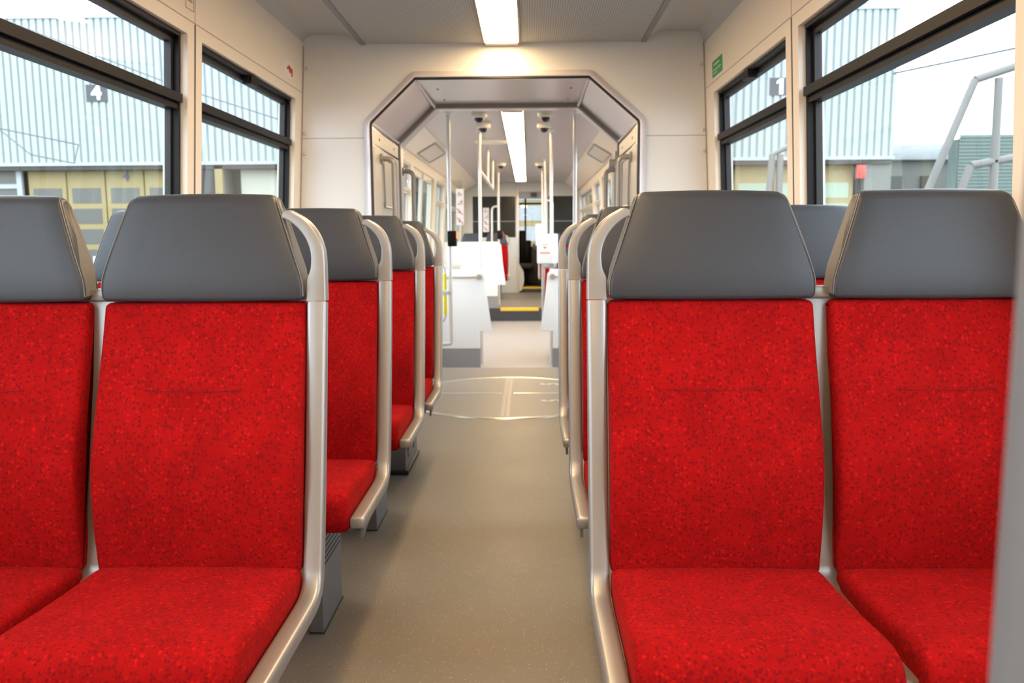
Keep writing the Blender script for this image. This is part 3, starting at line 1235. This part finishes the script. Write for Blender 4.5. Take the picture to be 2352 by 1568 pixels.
poster(-1, 9.75, 10.9, 'empty poster frame on the slanted panel left of the next car ceiling')
poster(1, 10.0, 11.1, 'empty poster frame on the slanted panel right of the next car ceiling')

# dome cameras
CG = 'dome cameras on the far ceiling'
dc = thing('dome_camera', 'cream dome camera left of the ceiling lights, nearest the gangway', 'camera', (-.44, 7.61, 2.2855), CG)
t = MB()
t.lathe([(.070, 0), (.073, -.01), (.073, -.045), (.064, -.056), (.044, -.060), (0, -.060)], (0, 0, 0), 28)
t.build('housing', 'cream_panel', dc)
t = MB()
t.lathe([(.043, -.055), (.042, -.068), (.036, -.084), (.024, -.095), (.010, -.100), (0, -.1005)], (0, 0, 0), 24)
t.build('lens_dome', 'dark_lens', dc)
bpy.context.view_layer.update()
for loc, lab in (((-.44, 8.31), 'cream dome camera left of the ceiling lights, just behind the nearest one'), ((.161, 7.60), 'cream dome camera right of the ceiling lights, nearest the gangway'),
                 ((.164, 8.35), 'cream dome camera right of the ceiling lights, just behind the nearest one'), ((-.405, 12.57), 'small far dome camera left of the ceiling lights'), ((.182, 12.62), 'small far dome camera right of the ceiling lights')):
    c = copy_tree(dc)
    c.location = (*loc, 2.2855)
    c['label'] = lab
t = MB()
t.lathe([(.21, 0), (.21, -.012), (.19, -.026), (.10, -.034), (0, -.036)], (-.42, 9.85, 2.2855), 36)
tag(t.build('ceiling_disc', 'cream_panel'), 'flat round cream disc on the next car ceiling behind the cameras', 'ceiling disc')


# poles
def pole(label, x, y, z0, z1, r=.0185, extra=None, name='grab_pole'):
    p = thing(name, label, 'pole', (x, y, z0), 'silver grab poles')
    t = MB()
    t.tube([(0, 0, 0), (0, 0, (z1 - z0) / 2), (0, 0, z1 - z0)], r, 14)
    t.build('tube', 'pole_white', p)
    t = MB()
    t.lathe([(.036, z1 - z0), (.036, z1 - z0 - .012), (.020, z1 - z0 - .03)], (0, 0, 0), 14)
    t.build('flange', 'pole_white', p)
    if extra:
        t = MB()
        for path in extra:
            t.tube(path, r * .92, 12)
        t.build('branch', 'pole_white', p)
    return p


CZ = 2.2855
p1 = pole('tall silver pole left of the passage carrying a black box', -.722, 7.60, .17, CZ, extra=[[(0, 0, .0), (-.10, 0, -.012), (-.42, 0, -.012), (-.62, 0, -.012)]])
pole('tall silver pole right of the passage, first behind the gangway', .431, 7.63, LOW, CZ)
hr = pole('silver pole left of the far aisle carrying an overhead rail with two hangers', -.510, 8.83, LOW, CZ,
          extra=[[(0, 0, 1.86 - LOW), (0, 1.6, 1.86 - LOW), (0, 3.26, 1.86 - LOW)], [(0, 1.81, 1.86 - LOW), (0, 1.81, CZ - LOW)], [(0, 3.26, 1.845 - LOW), (0, 3.26, CZ - LOW)]])
pole('silver pole with a bent grip beside the far white partition', -.508, 14.26, 0, CZ,
     extra=[[(0, 0, 1.69), (-.06, 0, 1.69), (-.095, 0, 1.675), (-.112, 0, 1.64), (-.115, 0, 1.60), (-.115, 0, .85), (-.10, 0, .79), (-.06, 0, .77), (0, 0, .77)]])
pole('silver pole on the right of the far aisle carrying the nearer white ticket box', .250, 8.88, LOW, CZ)
pole('silver pole on the right of the far aisle, middle one of three', .257, 12.15, LOW, CZ,
     extra=[[(0, 0, 1.90), (.07, 0, 1.90), (.10, 0, 1.86), (.10, 0, 1.2)]])
pole('silver pole on the right of the far aisle carrying the farther white ticket box', .247, 14.06, 0, CZ)

dp = thing('validator_column', 'thick tan column with a box head on the right just past the gangway', 'column', (.725, 6.72, 0))
t = MB()
t.tube([(0, 0, 0), (0, 0, .9), (0, 0, 1.70)], .045, 16)
t.build('post', 'handle_taupe', dp)
t = MB()
t.box(-.075, .055, -.05, .05, 1.70, 1.765, .006)
t.box(-.03, .035, -.04, .04, 1.765, 1.83, .006)
t.build('head', 'handle_taupe', dp)

# validators
vb = thing('ticket_validator', 'black ticket validator box on the left pole behind the gangway', 'ticket validator', (-.690, 7.515, 1.075))
t = MB()
t.box(-.040, .038, -.05, .06, 0, .140, .006)
t.build('body', 'black_plastic', vb)
t = MB()
t.box(.038, .046, -.03, .03, .07, .135, .002)
t.build('indicator', 'orange_lamp', vb)
vb2 = thing('ticket_validator', 'small black validator box on the pole beside the far partition', 'ticket validator', (-.47, 14.24, 1.13))
t = MB()
t.box(-.06, .03, -.07, .05, 0, .15, .006)
t.build('body', 'black_plastic', vb2)
t = MB()
t.box(.03, .045, -.03, .03, .07, .13, .002)
t.build('indicator', 'sign_red', vb2)


def ticket_box(label, loc, w, h, rz):
    r = thing('ticket_machine', label, 'ticket machine', loc, 'white ticket boxes', rz)
    t = MB()
    t.box(-w / 2, w / 2, -.09, .09, 0, h, .012)
    b = t.build('body', 'white_panel', r)
    t = MB()
    t.box(-.035, .035, -.0925, -.089, h * .625, h * .64)
    t.prism([(-.018, h * .56), (.018, h * .56), (.010, h * .52), (0, h * .50), (-.010, h * .52)], -.0925, -.089)
    t.build('symbol', 'sign_ink', b)
    t = MB()
    t.box(-.055, .055, -.0935, -.089, h * .345, h * .375)
    t.build('red_bar', 'sign_red_bright', b)
    t = MB()
    t.box(-w * .15, w * .48, -.06, .06, -.05, .001, .004)
    t.build('underside_tray', 'handle_taupe', r)


ticket_box('white ticket box with dark arrow and red bar, nearer of two on right poles', (.205, 8.755, .878), .185, .312, math.radians(-18))
ticket_box('white ticket box with red bar, farther and half hidden on right pole', (.225, 13.93, 1.02), .16, .36, math.radians(-15))


# white partitions
def partition(name, label, x_edge, wdt, y, z0, h, sg):
    r = thing(name, label, 'partition', (x_edge, y, z0), 'white partitions')

    def X(d):
        return sg * d
    poly = [(X(.115), .20), (X(.115), .385), (X(-.02), .385), (X(.03), .75), (X(.055), h - .05), (X(.085), h - .01), (X(.13), h), (X(wdt), h), (X(wdt), .20)]
    t = MB()
    t.prism(poly, -.02, .02, 'y', bev=.006)
    p = t.build('panel', 'white_panel', r)
    t = MB()
    t.box(min(X(.105), X(wdt)), max(X(.105), X(wdt)), -.024, .024, 0, .20)
    t.build('skirting', 'skirt_grey', r)
    return r


pa = partition('partition', 'white partition with grey skirting and steel bar, left behind the gangway', -.405, 1.02, 8.60, LOW, 1.035, -1)
t = MB()
t.tube([(-.105, -.065, .957), (-.25, -.07, .952), (-.60, -.07, .952)], .012, 10)
t.tube([(-.105, -.02, .957), (-.105, -.06, .957), (-.105, -.085, .957)], [.036, .034, .028], 16)
t.build('bar', 'steel', pa)
t = MB()
t.box(-.47, -.30, -.016, .016, 1.034, 1.085, .004)
t.build('glass_clamp', 'tunnel_side', pa)
pb = partition('partition', 'white partition with round steel knob, right behind the gangway', .148, .98, 8.60, LOW, 1.035, 1)
t = MB()
t.tube([(.105, -.02, .957), (.105, -.06, .957), (.105, -.085, .957)], [.036, .034, .028], 16)
t.tube([(.105, -.07, .957), (.35, -.07, .952), (.60, -.07, .952)], .012, 10)
t.build('bar', 'steel', pb)
partition('partition', 'bright white partition at the step, far left in the next car', -.39, 1.05, 13.52, 0, 1.09, -1)

yr = thing('handrail', 'yellow and white handrail by the door just left of the passage', 'handrail', (-.773, 7.585, .404))
t = MB()
t.tube([(-.05, .03, .49), (-.02, .01, .49), (0, 0, .46), (0, 0, .23), (0, 0, .02), (-.02, .01, -.02), (-.05, .03, -.02)], .013, 10)
t.build('bar', 'pole_white', yr)
t = MB()
t.tube([(0, 0, .42), (0, 0, .27)], .017, 12)
t.tube([(0, 0, .22), (0, 0, .04)], .017, 12)
t.build('grip', 'yellow_grip', yr)
t = MB()
t.box(-.03, .036, -.02, .03, .228, .262, .004)
t.build('clamp', 'pole_white', yr)

# glass screen behind the left partition with a pictogram sign
gs = thing('glass_screen', 'clear glass screen standing on the left white partition behind the gangway', 'glass screen', (-.80, 8.60, LOW + 1.085))
t = MB()
t.box(-.45, .12, -.004, .004, 0, .87)
t.build('pane', 'clear_glass', gs)
t = MB()
t.tube([(-.0, -.008, 0), (-.0, -.008, .87)], .006, 8)
t.build('edge_post', 'pole_white', gs)


def pictogram_sign(label, x0, x1, y, z0, z1):
    r = thing('pictogram_sign', label, 'sign', ((x0 + x1) / 2, y, z0), 'strip signs with four pictograms')
    w_, h = x1 - x0, z1 - z0
    t = MB()
    t.box(-w_ / 2, w_ / 2, -.003, .003, 0, h)
    b = t.build('plate', 'sign_white', r)
    q = h / 4
    t = MB()
    for kk in range(3):
        rr = w_ * (.42 - .13 * kk)
        t.tube([(-w_ * .36 + rr * 1.6 * math.cos(a), -.004, h - q * .85 + rr * 1.3 * math.sin(a)) for a in [math.radians(15 + 65 * i / 6) for i in range(7)]], w_ * .045, 6)
    t.box(-w_ * .3, w_ * .1, -.005, -.003, h - q * 1.75, h - q * 1.62)
    t.box(-w_ * .05, w_ * .34, -.005, -.003, h - q * 1.5, h - q * 1.38)
    t.box(w_ * .2, w_ * .32, -.005, -.003, h - q * 1.75, h - q * 1.2)
    t.box(-w_ * .2, w_ * .05, -.005, -.003, h - q * 2.7, h - q * 2.3)
    t.box(-w_ * .2, w_ * .05, -.005, -.003, h - q * 3.7, h - q * 3.3)
    t.build('pictogram', 'picto_grey', b)
    t = MB()
    for kk in (2, 3):
        zc = h - q * (kk + .5)
        t.tube([(-w_ * .38, -.005, zc + q * .36), (w_ * .38, -.005, zc - q * .36)], w_ * .06, 6)
    t.build('red_slash', 'picto_red', b)


pictogram_sign('white strip sign with four pictograms on the glass screen at left', -.745, -.665, 8.588, 1.285, 1.655)
pictogram_sign('white strip sign with pictograms on the dark cab window', -.945, -.815, 17.32, 1.28, 1.78)

# driver's cab
CY = 17.35
cw = MB()
poly_parts = [(-1.46, -1.16, 0, 2.30), (-1.16, -.262, 0, 1.165), (-1.16, -.262, 2.015, 2.30), (-.262, -.205, 0, 2.30), (-.205, .30, 2.11, 2.30), (.30, .42, 0, 2.30), (.42, .95, 0, 1.165), (.42, .95, 2.015, 2.30), (.95, 1.15, 0, 2.30)]
for a, b, c, d in poly_parts:
    cw.box(a, b, CY, CY + .05, c, d)
struct(cw.build('wall_cab', 'cab_wall'))
for i, (a, b) in enumerate(((-1.16, -.262), (.42, .95))):
    r = bpy.data.objects.new('window_%d' % k, None)
    COL.objects.link(r)
    struct(r)
    k += 1
    t = MB()
    t.box(a, b, CY + .015, CY + .03, 1.165, 2.015)
    t.build('dark_pane', 'cab_glass', r)
    t = MB()
    t.box(a + .55, a + .58, CY + .005, CY + .016, 1.165, 2.015)
    t.box(a, b, CY + .005, CY + .016, 1.49, 1.505)
    t.build('glazing_bar', 'sign_ink', r)
t = MB()
t.box(-.232, -.192, CY - .02, CY + .07, 0, 2.25, .008)
struct(t.build('trim_12', 'pole_white'))
t = MB()
t.box(-.19, .30, CY + .01, CY + .04, 1.97, 2.11)
struct(t.build('trim_13', 'cab_header'))
t = MB()
t.box(.06, .18, CY - .06, CY + .01, 2.0, 2.08, .004)
tag(t.build('header_box', 'cab_dark'), 'small black box on the header above the cab doorway', 'box')
t = MB()
t.box(-.19, .32, CY + .12, CY + .9, 0, .115)
st = tag(t.build('cab_step', 'cab_dark'), 'dark step with yellow edge inside the cab doorway', 'step')
t = MB()
t.box(-.19, .32, CY + .115, CY + .16, .075, .119)
t.build('edge_strip', 'yellow_strip', st)
# door leaf, folded open against the jamb
t = MB()
t.prism(round_poly([(-.195, .02), (-.13, .05), (-.085, .25), (-.10, .45), (-.16, .55), (-.195, .62)], .04, 3), CY + .06, CY + .10)
struct(t.build('door_3', 'pole_white'))
ds = thing('driver_chair', 'black driver seat seen through the cab doorway', 'seat', (-.05, 18.25, .117))
t = MB()
t.box(-.17, .17, -.16, .20, .36, .48, .04)
t.build('cushion', 'cab_dark', ds)
t = MB()
t.box(-.155, -.01, .14, .26, .44, 1.20, .03)
t.box(-.155, .12, .15, .25, .44, .98, .03)
t.build('backrest', 'black_plastic', ds)
t = MB()
t.lathe([(.16, 0), (.16, .03), (.05, .06), (.05, .36), (.12, .38)], (0, 0.02, 0), 20)
t.build('pedestal', 'black_plastic', ds)
dd = thing('driver_desk', 'dark driver desk with a small screen below the windscreen', 'desk', (.10, 18.72, 0))
t = MB()
t.box(-1.1, .85, -.12, .20, 0, .86, .03)
t.build('body', 'cab_dark', dd)
t = MB()
t.box(.0, .20, -.14, -.05, .86, 1.02, .01)
t.build('screen', 'strip_grey', dd)
# front end with windscreen
fwl = MB()
for a, b, c, d in ((-1.46, -1.25, 0, 2.30), (-1.25, 1.0, 0, .95), (-1.25, 1.0, 2.05, 2.30), (1.0, 1.15, 0, 2.30)):
    fwl.box(a, b, 19.15, 19.22, c, d)
struct(fwl.build('wall_front', 'cab_dark'))
r = bpy.data.objects.new('window_%d' % k, None)
COL.objects.link(r)
struct(r)
k += 1
t = MB()
t.box(-1.25, 1.0, 19.18, 19.19, .95, 2.05)
t.build('windscreen', 'clear_glass', r)
t = MB()
t.box(-1.25, 1.0, 19.10, 19.15, 1.915, 1.955)
t.box(-.08, -.04, 19.12, 19.16, .95, 2.05)
t.build('screen_frame', 'cab_dark', r)

# ------------------------------------------------------------------ outside: the depot
GZ = -1.05
gr = MB()
gr.box(-60, 60, -25, 90, GZ - .1, GZ)
struct(gr.build('ground', 'asphalt'))
DY = 22.0
dh = thing('depot_hall', 'pale green corrugated tram depot hall with yellow folding doors', 'building', (0, DY, GZ))
inv = Matrix.Translation((0, -DY, -GZ))


def D_(mb, name, material, parent=dh, **kw):
    o = mb.build(name, material, parent, **kw)
    if parent == dh:
        o.matrix_parent_inverse = inv
    return o


# corrugated cladding
line = []
x = -24.0
pitch = .19
while x < 9.5:
    line += [(x, DY), (x + .120, DY), (x + .138, DY + .055), (x + .172, DY + .055)]
    x += pitch
line = [p for p in line if p[0] <= 9.50] + [(9.52, DY), (9.52, DY + 14)]
t = MB()
t.loft([[(a, b, z) for a, b in line] for z in (3.20, 6.92)], closed=False, caps=False)
D_(t, 'cladding', 'cladding_green', smooth=False)
t = MB()
t.box(-24, 9.56, DY - .03, DY + .10, 6.90, 7.05)
t.box(-24, 9.56, DY - .03, DY + .10, 3.13, 3.21)
D_(t, 'cladding_trim', 'cladding_trim')
t = MB()
t.box(-24, 9.5, DY, DY + .9, 3.02, 3.14)  # dark box paints in the shadow band under the cladding
t.box(-24, 9.5, DY + .85, DY + .95, GZ, 3.14)
D_(t, 'recess', 'soffit_dark')
t = MB()
t.box(-24, 9.52, DY + .1, DY + 14, 6.80, 6.90)
D_(t, 'roof', 'cladding_trim')
# pillars between the doorways
for xp in (-19.6, -8.45, -2.45, 3.6, 9.2):
    t = MB()
    t.box(xp - .35, xp + .35, DY + .1, DY + .7, GZ, 3.13)
    D_(t, 'pillar', 'depot_pillar')
doors = [(-13.55, 'door_yellow', 'depot_window'), (-7.75, 'door_cream', 'door_cream'), (-1.62, 'door_yellow', 'depot_white'), (4.42, 'door_yellow', 'depot_window_green'), (-19.3, 'depot_white', 'depot_window')]
for x0, m1, m2 in doors:
    for lf in range(4):
        a = x0 + lf * 1.06
        t = MB()
        t.box(a + .015, a + 1.045, DY + .30, DY + .38, GZ + .05, 3.02, .01)
        leaf = D_(t, 'door_leaf', m1)
        for rr in range(4 if m1 != 'door_cream' else 0):
            z1 = 2.56 - rr * .55
            t = MB()
            t.box(a + .14, a + .92, DY + .288, DY + .31, z1 - .40, z1)
            t.build('leaf_window', m2, leaf)
t = MB()
t.box(-8.95, -8.37, DY + .04, DY + .1, GZ, 3.0)
D_(t, 'side_window', 'soffit_dark')
t = MB()
t.box(-8.33, -8.12, DY + .0, DY + .12, GZ, 3.1)
D_(t, 'door_post', 'door_yellow')
t = MB()
t.box(-15.0, -13.78, DY + .30, DY + .36, GZ, 3.02)
sw = D_(t, 'side_window', 'depot_window')
t = MB()
t.box(-13.80, -13.66, DY + .2, DY + .3, GZ, 3.05)
t.box(-15.0, -13.80, DY + .24, DY + .3, 2.56, 2.68)
t.box(-15.0, -13.80, DY + .24, DY + .3, 1.6, 1.7)
t.build('window_bar', 'depot_white', sw)
# number plates
for s, xc in (('4', -11.33), ('3', -5.37), ('2', .59), ('1', 6.56)):
    t = MB()
    t.box(xc - .29, xc + .27, DY - .02, DY + .01, 4.78, 5.22)
    pl = D_(t, 'number_plate', 'plate_grey')
    if s == '1':
        t = MB()
        t.prism([(xc - .12, 5.06), (xc - .12, 5.12), (xc - .03, 5.20), (xc + .055, 5.20), (xc + .055, 4.80), (xc - .045, 4.80), (xc - .045, 5.09)], DY - .036, DY - .02)
        t.build('numeral', 'digit_white', pl)
        continue
    text_mesh(s, .52, 'digit_white', 'numeral', pl, (xc - .01, DY - .028, 5.0), (math.radians(90), 0, 0), .008)
tx = text_mesh('4', .34, 'digit_violet', 'door_numeral', dh, (-10.85, DY + .285, 2.86), (math.radians(90), 0, 0), .008)
tx.matrix_parent_inverse = inv
t = MB()
t.box(-11.85, -11.45, DY + .20, DY + .27, .46, .72)
pl = D_(t, 'notice_plate', 'digit_white')
t = MB()
t.box(-11.80, -11.52, DY + .19, DY + .2, .55, .65)
t.build('red_stripe', 'sign_red_bright', pl)
t = MB()
t.box(8.62, 8.86, DY + .02, DY + .12, 2.65, 3.0, .01)
D_(t, 'alarm_box', 'sign_red')

# low hall beyond, to the right
lh = thing('low_hall', 'low pale hall with white fascia beyond the depot corner', 'building', (16.5, 31, GZ))
t = MB()
t.box(-3.3, 12, 0, 6, 4.97, 5.53, .02)
t.build('fascia', 'depot_white', lh)
t = MB()
t.box(-3.3, 12, .3, 6, 0, 4.97)
t.build('wall', 'depot_pillar', lh)
for kx in range(5):
    t = MB()
    t.box(-3.0 + kx * 1.1, -2.6 + kx * 1.1, .2, .32, 0, 4.4)
    t.build('doorway', 'soffit_dark', lh)
gh = thing('green_shed', 'green shed with fine horizontal ribs behind the pipe railing', 'building', (13.2, 24.5, GZ))
t = MB()
zz = 0
prof = []
while zz < 5.0:
    prof += [(0, zz), (0, zz + .05), (.03, zz + .06), (.03, zz + .09)]
    zz += .1
t.loft([[(x, y, z) for y, z in prof] for x in (-.7, 14)], closed=False, caps=False)
t.box(-.7, 14, .05, .6, 0, 4.98)
t.build('ribbed_wall', 'green_sheet', gh, smooth=False)


# pipe railing by the track, two frames along the platform
def gantry(label, y, pts, r):
    p0 = pts[0][0]
    g_ = thing('pipe_railing', label, 'railing', (p0[0], y, GZ), 'painted pipe railings outside')
    for i, path in enumerate(pts):
        t = MB()
        t.tube([(a - p0[0], 0, z - GZ) for a, z in path], r, 10)
        t.build('rail' if i % 2 == 0 else 'post', 'gantry_paint', g_)


sc8 = 8 / 12
def g8(a, z):
    return (a * sc8, 1.145 + (z - 1.145) * sc8)


gantry('tall pale pipe railing outside the right-hand window, nearer frame', 8.0,
       [[g8(5.05, GZ * 1.6), g8(5.711, 1.77), g8(6.289, 3.315)], [g8(6.67, GZ * 1.6), g8(6.62, 3.34)], [g8(6.289, 3.315), g8(6.733, 3.458), g8(7.4, 3.67)], [g8(5.9, GZ), g8(6.15, 1.66), g8(6.303, 2.132)], [g8(6.303, 2.132), g8(6.818, 2.219), g8(7.5, 2.33)]], .038)
gantry('pale pipe railing seen through the farther right-hand window', 14.5,
       [[(4.0, GZ), (4.22, 2.55), (4.62, 2.75), (4.9, 2.85)], [(4.35, GZ), (4.35, 2.55)], [(4.62, GZ), (4.62, 2.75)], [(4.62, 2.75), (4.9, GZ)]], .06)


def wire(label, pts, r=.011):
    t = MB()
    P = [Vector(p) for p in pts]
    t.tube(P, r, 6)
    tag(t.build('overhead_wire', 'wire_dark'), label, 'wire', 'overhead wires outside')


wire('dark overhead wire against the sky outside the right-hand window', [(7.5, 17.5, 4.45), (9.2, 16, 4.62), (12.5, 14, 4.75)], .024)
wire('thin overhead wire in front of the cladding, upper one at left', [(-13, 13.8, 4.2), (-8.91, 14, 3.036), (-7.592, 14, 2.759)])
wire('thin overhead wire in front of the cladding, lower one at left', [(-12.6, 13.3, 4.08), (-8.60, 13.5, 2.95), (-8.12, 13.5, 2.55), (-7.41, 13.5, 2.402), (-7.32, 13.5, 2.70)])
wire('long overhead wire crossing the upper left-hand windows', [(-14, 15, 5.6), (-9.3, 15, 5.05), (-6.2, 15, 3.85), (-4.2, 15, 3.2)])
bpy.context.view_layer.update()
